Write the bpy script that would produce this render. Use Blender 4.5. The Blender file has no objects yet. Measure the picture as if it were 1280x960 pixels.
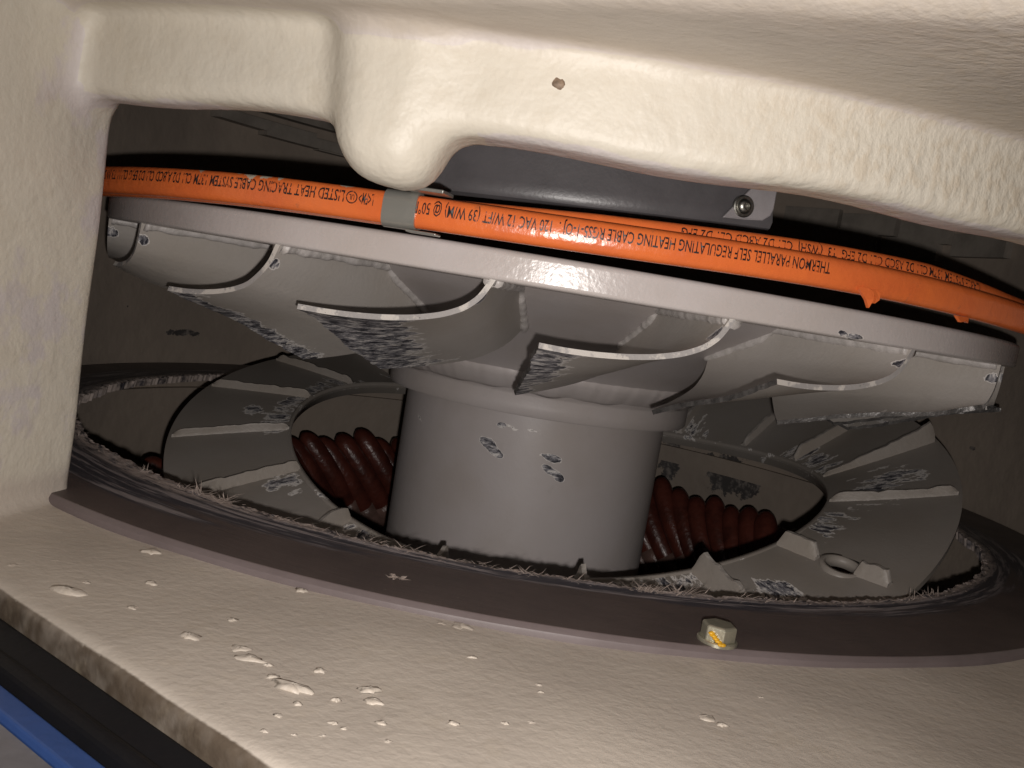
import bpy, math, random
import numpy as np
from mathutils import Vector, Matrix
rng = np.random.default_rng(7); random.seed(7)
S = bpy.context.scene; COL = S.collection
R = math.radians

# ------------------------------------------------------------------ camera, light, exposure
EYE = np.array([0.0, -0.58099, 0.09614])
FW = np.array([-0.0282664, 0.99484467, -0.09739145])
RT = np.array([0.98577213, 0.04389277, 0.16225514])
UP = np.array([-0.16569344, 0.09141941, 0.98193084])
FPX = 1200.0                                    # focal length for a 1280 pixel wide frame
cd = bpy.data.cameras.new('camera'); cam = bpy.data.objects.new('camera', cd); COL.objects.link(cam)
cd.sensor_width = 36; cd.lens = 36 * FPX / 1280; cd.clip_start = 0.01; cd.clip_end = 50
M = Matrix(((RT[0], UP[0], -FW[0], EYE[0]), (RT[1], UP[1], -FW[1], EYE[1]), (RT[2], UP[2], -FW[2], EYE[2]), (0, 0, 0, 1)))
cam.matrix_world = M; S.camera = cam
W = bpy.data.worlds.new('World'); S.world = W; W.use_nodes = True
W.node_tree.nodes['Background'].inputs[0].default_value = (1, .93, .85, 1)
W.node_tree.nodes['Background'].inputs[1].default_value = 0.012
# the phone's flash, just below the lens: the only light of the photograph
fl = bpy.data.lights.new('flash', 'SPOT'); fl.energy = 3.55; fl.color = (1, .945, .90); fl.shadow_soft_size = 0.0022
fl.spot_size = R(104); fl.spot_blend = 1.0
flo = bpy.data.objects.new('flash', fl); COL.objects.link(flo)
fp = EYE + RT * .005 - UP * .0125
aim = FW + UP * .04
flo.matrix_world = Matrix.Translation(Vector(fp)) @ Vector(aim).to_track_quat('-Z', 'Y').to_matrix().to_4x4()
S.view_settings.view_transform = 'Standard'; S.view_settings.look = 'None'
S.cycles.max_bounces = 4; S.cycles.diffuse_bounces = 3; S.cycles.glossy_bounces = 3; S.view_settings.exposure = 0.0; S.view_settings.gamma = 1.0; S.view_settings.use_curve_mapping = False

# ------------------------------------------------------------------ helpers
def ray(x, y):
    d = FW + RT * (x - 640) / FPX - UP * (y - 480) / FPX
    return d / np.linalg.norm(d)
def on_z(x, y, z):
    d = ray(x, y); return EYE + d * (z - EYE[2]) / d[2]
def on_cyl(x, y, r, far=False):
    d = ray(x, y); a = d[0]**2 + d[1]**2; b = EYE[0]*d[0] + EYE[1]*d[1]; c = EYE[0]**2 + EYE[1]**2 - r*r
    q = max(b*b - a*c, 0); return EYE + d * ((-b + (1 if far else -1) * math.sqrt(q)) / a)
def pol(r, th, z):
    return np.array([r*math.cos(th), r*math.sin(th), z])
_t = np.random.default_rng(3).random((64, 64, 64)).astype(np.float32)
def vnoise(P):
    P = np.asarray(P, dtype=np.float32); i = np.floor(P).astype(int); f = P - i; f = f*f*(3-2*f); i &= 63; j = (i+1) & 63
    g = lambda a, b, c: _t[a, b, c]
    x0, y0, z0 = i[..., 0], i[..., 1], i[..., 2]; x1, y1, z1 = j[..., 0], j[..., 1], j[..., 2]
    fx, fy, fz = f[..., 0], f[..., 1], f[..., 2]
    a = g(x0,y0,z0)*(1-fx)+g(x1,y0,z0)*fx; b = g(x0,y1,z0)*(1-fx)+g(x1,y1,z0)*fx
    c = g(x0,y0,z1)*(1-fx)+g(x1,y0,z1)*fx; d = g(x0,y1,z1)*(1-fx)+g(x1,y1,z1)*fx
    return (a*(1-fy)+b*fy)*(1-fz)+(c*(1-fy)+d*fy)*fz          # 0..1
def sstep(a, b, x):
    t = np.clip((x-a)/(b-a), 0, 1); return t*t*(3-2*t)
def link(name, me, mat=None, parent=None, smooth=True):
    o = bpy.data.objects.new(name, me); COL.objects.link(o)
    if mat is not None:
        for m in (mat if isinstance(mat, (list, tuple)) else [mat]): me.materials.append(m)
    if parent is not None: o.parent = parent
    if smooth and len(me.polygons): me.polygons.foreach_set('use_smooth', [True]*len(me.polygons))
    return o
def mesh(name, V, F, mat=None, parent=None, smooth=True, attrs=None, midx=None):
    me = bpy.data.meshes.new(name)
    me.from_pydata([tuple(map(float, v)) for v in V], [], [tuple(map(int, f)) for f in F])
    me.update()
    if attrs:
        for k, a in attrs.items():
            a = np.asarray(a, dtype=np.float32)
            if a.ndim == 1:
                at = me.attributes.new(k, 'FLOAT', 'POINT'); at.data.foreach_set('value', a)
            else:
                at = me.attributes.new(k, 'FLOAT_VECTOR', 'POINT'); at.data.foreach_set('vector', a.ravel())
    o = link(name, me, mat, parent, smooth)
    if midx is not None: me.polygons.foreach_set('material_index', [int(i) for i in midx])
    return o
def sharp(o, deg=35):
    me = o.data; me.set_sharp_from_angle(angle=R(deg)); return o
def tag(o, label, cat, group=None, kind=None):
    o['label'] = label; o['category'] = cat
    if group: o['group'] = group
    if kind: o['kind'] = kind
    return o
def empty(name, loc=(0, 0, 0)):
    o = bpy.data.objects.new(name, None); COL.objects.link(o); o.location = loc; o.empty_display_size = .02; return o
def grid_faces(n, m, closed_u=False, closed_v=False, off=0):
    F = []
    for i in range(n if closed_u else n-1):
        for j in range(m if closed_v else m-1):
            a, b = i, (i+1) % n; c, d = j, (j+1) % m
            F.append((off+a*m+c, off+b*m+c, off+b*m+d, off+a*m+d))
    return F
def lathe(name, prof, mat, parent=None, n=256, a0=0, a1=2*math.pi, full=True, **k):
    """prof: closed list of (r, z), outside on the left going round; swept about the axis"""
    th = np.linspace(a0, a1, n, endpoint=not full)
    V = np.array([[r*math.cos(t), r*math.sin(t), z] for t in th for r, z in prof])
    m = len(prof); F = [f[::-1] for f in grid_faces(n, m, full, True)]
    if not full: F += [list(range(m)), list(range((n-1)*m, n*m))[::-1]]
    return mesh(name, V, F, mat, parent, **k)
def tube(name, pts, rad, mat, parent=None, n=10, caps=True, **k):
    pts = np.asarray(pts, float); L = len(pts)
    rad = np.full(L, rad) if np.isscalar(rad) else np.asarray(rad)
    T = np.gradient(pts, axis=0); T /= np.linalg.norm(T, axis=1)[:, None]
    ref = np.array([0, 0, 1.]) if abs(T[0] @ [0, 0, 1]) < .8 else np.array([1., 0, 0])
    V = []
    for p, t, r in zip(pts, T, rad):
        a = np.cross(t, ref); a /= np.linalg.norm(a); b = np.cross(t, a)
        for q in range(n):
            w = 2*math.pi*q/n; V.append(p + r*(math.cos(w)*a + math.sin(w)*b))
    F = grid_faces(L, n, False, True)
    if caps: F += [list(range(n)), list(range((L-1)*n, L*n))[::-1]]
    return mesh(name, V, F, mat, parent, **k)
def box_verts(c, ex, ey, ez):
    c = np.asarray(c); return [c + sx*ex + sy*ey + sz*ez for sx in (-1, 1) for sy in (-1, 1) for sz in (-1, 1)]
BOXF = [(0, 1, 3, 2), (4, 6, 7, 5), (0, 4, 5, 1), (2, 3, 7, 6), (0, 2, 6, 4), (1, 5, 7, 3)]
def bevel(o, w, seg=2):
    b = o.modifiers.new('bevel', 'BEVEL'); b.width = w; b.segments = seg; b.limit_method = 'ANGLE'; b.angle_limit = R(40); return o

# ------------------------------------------------------------------ materials
class NT:
    def __init__(s, name):
        s.m = bpy.data.materials.new(name); s.m.use_nodes = True; s.t = s.m.node_tree; s.N = s.t.nodes; s.b = s.N['Principled BSDF']
    def n(s, ty, **k):
        x = s.N.new(ty)
        for a, b in k.items(): setattr(x, a, b)
        return x
    def put(s, sock, v):
        if isinstance(v, bpy.types.NodeSocket): s.t.links.new(v, sock)
        elif v is not None:
            if sock.type == 'RGBA' and len(v) == 3: v = (*v, 1)
            sock.default_value = v
    def attr(s, name, vec=False):
        x = s.n('ShaderNodeAttribute', attribute_name=name); return x.outputs['Vector' if vec else 'Fac']
    def obj(s): return s.n('ShaderNodeTexCoord').outputs['Object']
    def scale(s, v, sc):
        x = s.n('ShaderNodeVectorMath', operation='MULTIPLY'); s.put(x.inputs[0], v); x.inputs[1].default_value = sc; return x.outputs[0]
    def noise(s, v, sc, det=4, rough=.55, dist=0):
        x = s.n('ShaderNodeTexNoise'); s.put(x.inputs['Vector'], v); x.inputs['Scale'].default_value = sc
        x.inputs['Detail'].default_value = det; x.inputs['Roughness'].default_value = rough; x.inputs['Distortion'].default_value = dist; return x.outputs['Fac']
    def voro(s, v, sc, rnd=1.0):
        x = s.n('ShaderNodeTexVoronoi'); s.put(x.inputs['Vector'], v); x.inputs['Scale'].default_value = sc; x.inputs['Randomness'].default_value = rnd; return x.outputs['Distance']
    def math(s, op, a, b=None, clamp=False):
        x = s.n('ShaderNodeMath', operation=op, use_clamp=clamp); s.put(x.inputs[0], a)
        if b is not None: s.put(x.inputs[1], b)
        return x.outputs[0]
    def step(s, v, a, b, lo=0., hi=1.):
        x = s.n('ShaderNodeMapRange', interpolation_type='SMOOTHSTEP'); s.put(x.inputs[0], v)
        for i, q in enumerate((a, b, lo, hi)): x.inputs[i+1].default_value = q
        return x.outputs[0]
    def mix(s, f, a, b):
        x = s.n('ShaderNodeMix', data_type='RGBA'); s.put(x.inputs[0], f); s.put(x.inputs[6], a); s.put(x.inputs[7], b); return x.outputs[2]
    def mixf(s, f, a, b):
        x = s.n('ShaderNodeMix', data_type='FLOAT'); s.put(x.inputs[0], f); s.put(x.inputs[2], a); s.put(x.inputs[3], b); return x.outputs[0]
    def bump(s, h, dist, strength=1.0, prev=None):
        x = s.n('ShaderNodeBump'); s.put(x.inputs['Height'], h); x.inputs['Distance'].default_value = dist; x.inputs['Strength'].default_value = strength
        if prev is not None: s.put(x.inputs['Normal'], prev)
        return x.outputs[0]
    def out(s, col, rough=.5, metal=0., nor=None, spec=.5, coat=0.):
        s.put(s.b.inputs['Base Color'], col); s.put(s.b.inputs['Roughness'], rough); s.put(s.b.inputs['Metallic'], metal)
        s.b.inputs['Specular IOR Level'].default_value = spec; s.b.inputs['Coat Weight'].default_value = coat; s.b.inputs['Coat Roughness'].default_value = .12
        if nor is not None: s.put(s.b.inputs['Normal'], nor)
        return s.m

def m_grey(name, base=(.46, .425, .395), peel=1.0, wearmix=True, rough=.36):
    k = NT(name); ob = k.obj(); st = k.attr('st', True)
    big = k.noise(ob, 18, 4); dirt = k.noise(ob, 55, 4, .7)
    col = k.mix(k.step(big, .3, .75), base, tuple(c*.86*f for c, f in zip(base, (1.02, .99, .94))))
    col = k.mix(k.step(dirt, .6, .8, 0, .22), col, (.25, .22, .19))
    ht = k.math('MULTIPLY', k.noise(ob, 480, 2), .22*peel); rg = k.mixf(dirt, rough-.08, rough+.16)
    if wearmix:
        w = k.attr('wear'); n1 = k.noise(k.scale(st, (70, 125, 110)), 1, 4, .62)
        f = k.math('ADD', w, k.math('MULTIPLY', k.math('SUBTRACT', n1, .5), 1.35))
        m = k.step(f, .5, .53); edge = k.math('MULTIPLY', k.step(f, .42, .455), k.math('SUBTRACT', 1., m))
        a = k.noise(k.scale(st, (140, 330, 60)), 1, 4, .75)
        bare = k.mix(k.step(a, .40, .54), (.035, .035, .046), (.30, .29, .31)); bare = k.mix(k.step(a, .53, .60), bare, (.68, .65, .63))
        col = k.mix(m, col, bare); col = k.mix(edge, col, (.74, .70, .67))
        ht = k.math('SUBTRACT', ht, k.math('MULTIPLY', m, k.math('ADD', .35, k.math('MULTIPLY', a, .5))))
        rg = k.mixf(m, rg, .42)
    return k.out(col, rg, 0, k.bump(ht, .0007, .9))
GREY = m_grey('grey_machine_paint')
RIM = m_grey('grey_rim_paint', (.62, .575, .565), .8, rough=.23)
HUB = m_grey('grey_hub_paint', (.47, .43, .425), .5, rough=.42)
DGREY = m_grey('grey_shroud_paint', (.32, .29, .265), .6, rough=.42)
def m_weld():
    k = NT('painted_weld_bead'); ob = k.obj(); n = k.noise(ob, 260, 4)
    return k.out(k.mix(k.step(n, .4, .7), (.57, .53, .51), (.45, .42, .395)), .4, 0, k.bump(n, .0005))
WELD = m_weld()
def m_edge():
    k = NT('torn_plate_edge'); ob = k.obj(); n = k.noise(ob, 120, 4, .6); n2 = k.noise(ob, 700, 3)
    c = k.mix(k.step(n, .44, .52), (.66, .62, .575), (.40, .38, .37)); c = k.mix(k.step(n2, .68, .74), c, (.12, .12, .12))
    return k.out(c, .5, 0, k.bump(n2, .00012))
EDGE = m_edge()
STUB = m_grey('grey_stub_paint', (.34, .305, .275), 1.2, False, rough=.42)
def m_cream():
    k = NT('cream_cast_paint'); ob = k.obj(); lav = k.attr('lav'); rip = k.attr('ripple'); sp = k.attr('speck'); dk = k.attr('grime')
    n = k.noise(ob, 26, 5, .6); n2 = k.noise(ob, 9, 3)
    f = k.math('ADD', lav, k.math('MULTIPLY', k.math('SUBTRACT', n, .5), 1.1))
    c = k.mix(k.step(n2, .35, .7), (.655, .60, .505), (.615, .57, .49))
    c = k.mix(k.step(f, .46, .54), c, (.60, .545, .525))
    n3 = k.noise(ob, 40, 2)
    c = k.mix(k.math('MULTIPLY', sp, 2.2, True), c, k.mix(k.step(n, .35, .7), (.57, .505, .435), (.51, .45, .39)))
    dp = k.n('ShaderNodeVectorMath', operation='DOT_PRODUCT'); k.put(dp.inputs[0], ob); dp.inputs[1].default_value = (-.5674, -.8234, 0)
    zz = k.n('ShaderNodeSeparateXYZ'); k.put(zz.inputs[0], ob)
    fr = k.math('MULTIPLY', k.step(k.math('ADD', dp.outputs['Value'], k.math('MULTIPLY', n, .0008)), .3533, .3540), k.step(zz.outputs[2], .02, .01))
    dk = k.math('MAXIMUM', dk, fr)
    c = k.mix(k.math('MULTIPLY', dk, k.step(k.noise(ob, 60, 3, .7), .25, .6, .6, 1.)), c, (.11, .083, .06))
    mot = k.noise(ob, 85, 4, .7); c = k.mix(k.step(mot, .5, .75, 0, .22), c, (.50, .42, .31))
    run = k.noise(k.scale(ob, (330, 330, 190)), 1, 3, .55); c = k.mix(k.math('MULTIPLY', rip, k.step(run, .45, .65, 0, .35)), c, (.52, .42, .30))
    # relief: fine orange peel, brush wrinkles where the paint ran, lumps
    pe = k.noise(ob, 330, 2, .6); lump = k.noise(ob, 95, 3, .6)
    ht = k.math('ADD', k.math('MULTIPLY', pe, k.math('SUBTRACT', .17, k.math('MULTIPLY', sp, .12))), k.math('MULTIPLY', k.math('MULTIPLY', lump, k.math('SUBTRACT', 1., k.math('MULTIPLY', sp, .75))), .62))
    ht = k.math('ADD', ht, k.math('MULTIPLY', rip, k.math('MULTIPLY', run, .62)))
    ht = k.math('ADD', ht, k.math('MULTIPLY', sp, k.math('MULTIPLY', pe, .16)))
    nor = k.bump(ht, .0013, .9)
    return k.out(c, k.mixf(n, .42, .58), 0, nor)
CREAM = m_cream()
def m_wall():
    k = NT('dusty_cream_wall'); ob = k.obj(); n = k.noise(ob, 7, 4, .65); w = k.attr('wear'); n2 = k.noise(ob, 110, 4, .7)
    c = k.mix(k.step(n, .35, .7), (.37, .305, .25), (.29, .24, .20))
    f = k.math('ADD', w, k.math('MULTIPLY', k.math('SUBTRACT', n2, .5), 1.0))
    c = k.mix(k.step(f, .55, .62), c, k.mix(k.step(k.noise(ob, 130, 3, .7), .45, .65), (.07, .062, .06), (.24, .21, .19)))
    return k.out(c, .6, 0, k.bump(k.noise(ob, 90, 2), .0008))
WALL = m_wall()
def m_flange():
    k = NT('brown_laminate'); ob = k.obj(); st = k.attr('st', True); w = k.attr('wear')
    n = k.noise(ob, 30, 6, .65); fine = k.noise(k.scale(st, (90, 400, 60)), 1, 3, .7)
    c = k.mix(k.step(n, .3, .75), (.105, .080, .073), (.076, .058, .054))
    c = k.mix(k.step(k.noise(ob, 240, 3, .7), .66, .74, 0, .5), c, (.2, .17, .15))
    str_ = k.noise(k.scale(st, (11, 110, 13)), 1, 4, .7); str2 = k.noise(k.scale(st, (16, 260, 20)), 1, 4, .72)
    f = k.math('ADD', w, k.math('MULTIPLY', k.math('SUBTRACT', str_, .5), 1.3))
    c = k.mix(k.step(f, .36, .62, 0, .9), c, (.045, .044, .056))
    lt = k.math('MULTIPLY', k.step(f, .40, .66), k.step(str2, .47, .60)); c = k.mix(k.math('MULTIPLY', lt, .85), c, (.34, .30, .30))
    fz = k.math('MULTIPLY', k.step(k.math('ADD', w, k.math('MULTIPLY', str_, .25)), .98, 1.12), k.step(fine, .36, .55)); c = k.mix(fz, c, (.50, .42, .38))
    ed = k.attr('edge'); c = k.mix(k.math('MULTIPLY', ed, .75), c, k.mix(n, (.23, .19, .195), (.13, .10, .095)))
    nor = k.bump(k.math('ADD', k.math('MULTIPLY', fine, .2), k.math('MULTIPLY', w, str2)), .0010, .8)
    return k.out(c, k.mixf(n, .42, .6), 0, nor)
FLANGE = m_flange()
def m_orange():
    k = NT('orange_cable_jacket'); ob = k.obj(); n = k.noise(ob, 45, 5, .65); w = k.attr('wear')
    c = k.mix(k.step(n, .35, .7), (.82, .185, .045), (.74, .155, .042))
    c = k.mix(k.step(k.noise(ob, 130, 4, .7), .64, .74, 0, .35), c, (.3, .12, .06))
    f = k.math('ADD', w, k.math('MULTIPLY', k.math('SUBTRACT', k.noise(ob, 260, 4), .5), 1.0))
    c = k.mix(k.step(f, .52, .56), c, (.56, .50, .40))
    nor = k.bump(k.noise(ob, 300, 3), .0005, .5)
    return k.out(c, k.mixf(n, .2, .32), 0, nor)
ORANGE = m_orange()
def m_ink():
    k = NT('black_cable_print'); n = k.noise(k.obj(), 420, 3, .7)
    return k.out(k.mix(k.step(n, .56, .64), (.022, .014, .014), (.55, .11, .025)), .4)
INK = m_ink()
def plain(name, col, rough, metal=0., bs=300, bd=.0002, var=.25, spec=.5, coat=0., sc=40):
    k = NT(name); ob = k.obj(); n = k.noise(ob, sc, 5, .65)
    c = k.mix(k.step(n, .35, .7), col, tuple(v*(1-var) for v in col))
    return k.out(c, k.mixf(n, max(.03, rough-.06), rough+.1), metal, k.bump(k.noise(ob, bs, 3), bd), spec, coat)
ZINC = plain('zinc_plated_steel', (.45, .44, .40), .34, 1., 500, .00012)
BOLT = plain('plated_bolt_steel', (.58, .55, .43), .28, .7, 300, .0002, .35)
BAND = plain('galvanised_band', (.44, .43, .39), .3, .6, 420, .0001, .3)
YELLOW = plain('yellow_paint_mark', (.78, .42, .02), .4)
RUBBER = plain('black_rubber', (.006, .006, .008), .55, 0, 150, .0003, .25, .25)
BLUE = plain('blue_machine_paint', (.035, .085, .27), .45, 0, 200, .0002, .15)
FLOOR = plain('grey_floor_paint', (.20, .19, .20), .6, 0, 120, .0003, .3)
BAFFLE = plain('dark_grey_sheet', (.115, .107, .112), .34, 0, 700, .00007, .25)
PLATE = plain('grey_bracket_plate', (.42, .39, .40), .38, .2, 500, .0001)
COIL = plain('red_varnished_coil', (.115, .030, .020), .34, 0, 220, .0007, .5, .5, .05, 70)
SLEEVE = plain('pale_glass_sleeve', (.20, .12, .10), .3, 0, 400, .0005, .4)
DARK = plain('dark_void_paint', (.03, .027, .025), .7)
FIBRE = plain('torn_laminate_fibre', (.52, .43, .38), .7, 0, 600, .0001, .35, sc=200)
EDGE2 = plain('sheared_stub_edge', (.46, .42, .385), .42, 0, 300, .0006, .4, sc=140)
TORN = plain('torn_steel_edge', (.17, .16, .155), .35, .3, 260, .0008, .6, sc=160)
VENT = plain('dusty_vent_paint', (.33, .29, .25), .6, 0, 200, .0003, .3)

# ------------------------------------------------------------------ cast housing (signed distances -> surface)
housing = empty('machine_housing', (0, 0, -.006))
tag(housing, 'cream painted cast housing around the open window, with rounded lug at its upper edge', 'housing')
def smin(a, b, k):
    h = np.clip(.5 + .5*(b-a)/k, 0, 1); return b*(1-h) + a*h - k*h*(1-h)
def smax(a, b, k): return -smin(-a, -b, k)
def rbox(dx, dy, r):
    qx, qy = dx + r, dy + r
    return np.minimum(np.maximum(qx, qy), 0) + np.sqrt(np.maximum(qx, 0)**2 + np.maximum(qy, 0)**2) - r
J1 = np.array([-.1616, -.2560]); JN = np.array([.983, -.182])
SILL_N = np.array([-.5674, -.8234]); SILL_T = np.array([.8234, -.5674])
def casting(h=.0021):
    lo = np.array([-.34, -.455, -.045]); hi = np.array([.335, -.13, .215])
    ax = [np.arange(lo[i], hi[i], h, dtype=np.float32) for i in range(3)]
    X, Y, Z = np.meshgrid(*ax, indexing='ij', sparse=True)
    r = np.sqrt(X*X + Y*Y); th = np.arctan2(Y, X)
    wob = .0012*np.sin(th*23+1) + .0010*np.sin(th*9)
    ro = .3130 + .0065*sstep(R(-100.5), R(-96), th)
    lip = rbox(np.maximum(r-ro, .2960-r) + 0*Z, .1355+wob*.6 - Z, .0052)
    cut = (-.46*X - .888*Y) - .3285
    ceil = smax(.1625 - .05*np.clip(r-.315, 0, .2) - Z, .294 - r, .004)
    ceil = smax(ceil, (cut - (Z-.163)*.8)*.78, .006)
    d = smin(lip, ceil, .0045)
    # the lug that carries the cable clamp
    tb = R(-99.6); ct, sn = math.cos(tb), math.sin(tb)
    a = X*ct + Y*sn; b = -X*sn + Y*ct                        # radial, tangential (+theta)
    half = .0155 + np.clip((Z-.125)*.10, 0, .003)
    q = np.sqrt(np.maximum(np.abs(b+.001)-half+.013, 0)**2 + np.maximum(np.abs(a-.3085)-.0135+.011, 0)**2 + np.maximum(.1195+.012+.10*(-b-.0) - Z, 0)**2) - .0125
    d = smin(d, q, .009)
    jam = (X-J1[0])*JN[0] + (Y-J1[1])*JN[1] + .0006*np.sin(Z*90+Y*40) + 0*X
    jam = smax(jam, .2957-r + 0*Z, .0018)
    jam = smax(jam, np.abs(Z-.08)-.30 + 0*X, .003)
    d = smin(d, jam, .009)
    j2 = smax(-((X-.240)*.78 + (Y+.187)*.62) + 0*Z, .2957-r, .002); d = smin(d, j2, .008)
    sill = Z + .0035 + .0004*np.sin(X*60)*np.sin(Y*75)
    sill = smax(sill, .262-r, .003); sill = smax(sill, SILL_N[0]*X + SILL_N[1]*Y - .3545 + .0006*np.sin(X*140)*np.sin(Y*90), .0025)
    d = smin(d, sill, .005)
    D = np.array(np.broadcast_to(d, (len(ax[0]), len(ax[1]), len(ax[2]))), dtype=np.float32)
    for s in (0, -1):
        D[s] = np.maximum(D[s], h); D[:, s] = np.maximum(D[:, s], h); D[:, :, s] = np.maximum(D[:, :, s], h)
    # surface nets
    nx, ny, nz = D.shape; ins = D < 0
    cs = [(i, j, k) for i in (0, 1) for j in (0, 1) for k in (0, 1)]
    sl = lambda c: (slice(c[0], nx-1+c[0]), slice(c[1], ny-1+c[1]), slice(c[2], nz-1+c[2]))
    cnt = sum(ins[sl(c)].astype(np.int8) for c in cs); act = (cnt > 0) & (cnt < 8)
    idx = np.argwhere(act); vid = -np.ones(act.shape, dtype=np.int64); vid[act] = np.arange(len(idx))
    acc = np.zeros((len(idx), 3)); num = np.zeros(len(idx))
    for p in cs:
        for ax_ in range(3):
            if p[ax_]: continue
            q = list(p); q[ax_] = 1
            A = D[tuple((idx + p).T)]; B = D[tuple((idx + q).T)]; m = (A < 0) != (B < 0)
            t = np.where(m, A/(A-B+1e-12), 0); pt = np.tile(np.array(p, float), (len(idx), 1)); pt[:, ax_] += t
            acc[m] += pt[m]; num[m] += 1
    V = lo + h*(idx + acc/num[:, None])
    quads = []
    for a_ in range(3):
        b_, c_ = (a_+1) % 3, (a_+2) % 3
        s0 = [slice(1, -1)]*3; s1 = [slice(1, -1)]*3; s0[a_] = slice(0, -1); s1[a_] = slice(1, None)
        A = ins[tuple(s0)]; B = ins[tuple(s1)]; e = np.argwhere(A != B); flip = A[tuple(e.T)]
        g = e.copy(); 
        for q in range(3):
            if q != a_: g[:, q] += 1
        def cell(db, dc):
            w = g.copy(); w[:, b_] -= db; w[:, c_] -= dc; return vid[tuple(w.T)]
        Q = np.stack([cell(1, 1), cell(0, 1), cell(0, 0), cell(1, 0)], 1)
        Q[~flip] = Q[~flip][:, ::-1]; quads.append(Q)
    return V, np.concatenate(quads)
V, Q = casting()
Q = Q[(Q >= 0).all(1)]
me = bpy.data.meshes.new('window_frame')
me.vertices.add(len(V)); me.vertices.foreach_set('co', V.ravel())
me.loops.add(Q.size); me.loops.foreach_set('vertex_index', Q.ravel())
me.polygons.add(len(Q)); me.polygons.foreach_set('loop_start', np.arange(0, Q.size, 4)); me.polygons.foreach_set('loop_total', np.full(len(Q), 4))
me.update(); me.validate()
r_ = np.hypot(V[:, 0], V[:, 1]); th_ = np.degrees(np.arctan2(V[:, 1], V[:, 0]))
onlip = (V[:, 2] > .115) & (V[:, 2] < .158); jm = (V-np.array([*J1, 0]))[:, :2] @ JN
isj = (jm < .002) & (V[:, 2] < .165)
lav = .10 + .5*sstep(.140, .1345, V[:, 2])*onlip*(th_ < -60)*(~isj) + .36*isj + .9*(V[:, 2] < 0)
lav = np.where((abs(th_+99.6) < 4.5) & (V[:, 2] < .15) & (V[:, 2] > .1), .05, lav)
ceil_ = sstep(.1555, .1590, V[:, 2])*sstep(.318, .324, r_)*(~isj); lav = np.where(V[:, 2] < 0, 1.2, lav*(1-ceil_)+1.2*ceil_)
rip = sstep(-88, -74, th_)*sstep(.134, .141, V[:, 2])*sstep(.166, .157, V[:, 2]) + .10*(V[:, 2] > .05)
speck = sstep(.012, -.003, V[:, 2])*1.0 + .45*ceil_
gr = np.zeros(len(V))
for x, y, s_ in [(325, 75, .0022)]:
    P = on_cyl(x, y, .3165); gr = np.maximum(gr, 1.2*np.exp(-np.sum((V-P)**2, 1)/s_**2))
for k_, a_ in (('lav', lav), ('ripple', rip), ('speck', speck), ('grime', gr)):
    at = me.attributes.new(k_, 'FLOAT', 'POINT'); at.data.foreach_set('value', a_.astype(np.float32))
V0 = V.copy(); V0[:, 2] += .006; me.vertices.foreach_set('co', V0.ravel()); me.update()
link('window_frame', me, CREAM, housing)
def H(o):                        # child of the housing given in world coordinates
    o.parent = housing; o.matrix_parent_inverse = Matrix.Translation((0, 0, .006)); return o
# rear wall of the chamber, behind everything
a0, a1 = R(-40), R(360-126)
Vw_, n_w, m_w = [], 420, 130
for t in np.linspace(a0, a1, n_w):
    for z in np.linspace(-.26, .30, m_w): Vw_.append(pol(.3125, t, z))
Vw_ = np.array(Vw_); wr_ = np.zeros(len(Vw_))
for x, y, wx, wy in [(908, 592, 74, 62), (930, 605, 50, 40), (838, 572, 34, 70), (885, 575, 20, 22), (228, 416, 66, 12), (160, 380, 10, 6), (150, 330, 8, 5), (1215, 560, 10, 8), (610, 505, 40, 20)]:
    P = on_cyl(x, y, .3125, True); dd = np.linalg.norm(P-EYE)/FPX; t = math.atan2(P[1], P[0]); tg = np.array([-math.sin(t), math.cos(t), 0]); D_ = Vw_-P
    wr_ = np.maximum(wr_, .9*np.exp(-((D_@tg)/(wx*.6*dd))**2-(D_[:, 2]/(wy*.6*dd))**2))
H(mesh('rear_wall', Vw_, [f[::-1] for f in grid_faces(n_w, m_w)], WALL, None, attrs={'wear': wr_}))
H(lathe('wall_rib', [(.3070, -.034), (.3070, -.020), (.3124, -.020), (.3124, -.034)], WALL, n=160, a0=a0, a1=a1, full=False, smooth=False))
H(lathe('chamber_roof', [(.001, .26), (.3123, .26), (.3123, .266), (.001, .266)], DARK, n=96))
H(lathe('chamber_floor', [(.001, -.215), (.3123, -.215), (.3123, -.209), (.001, -.209)], DARK, n=96))
# pads of the vent panel high on the rear wall
for x0, y0, x1, y1, dp in [(262, 152, 388, 161, .012), (322, 171, 424, 179, .012), (392, 183, 440, 192, .010), (300, 141, 420, 147, .012), (452, 195, 560, 204, .010),
                           (985, 262, 1050, 284, .006), (1058, 268, 1122, 296, .006), (1132, 276, 1190, 309, .006), (1200, 292, 1262, 326, .006), (1020, 292, 1100, 306, .006), (1112, 304, 1176, 320, .006)]:
    A = on_cyl(x0, y0, .312, True); B = on_cyl(x1, y1, .312, True)
    t0, t1 = math.atan2(A[1], A[0]), math.atan2(B[1], B[0]); zl, zh = min(A[2], B[2]), max(A[2], B[2])
    zm = (A[2]+B[2])/2; hz = .004 if dp > .008 else .008
    t0, t1 = min(t0, t1), max(t0, t1)
    p = lathe('vent_pad', [(.3124-dp, zm-hz), (.3124-dp, zm+hz), (.3124, zm+hz), (.3124, zm-hz)], VENT, n=8, a0=t0, a1=t1, full=False, smooth=False); H(p)
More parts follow.
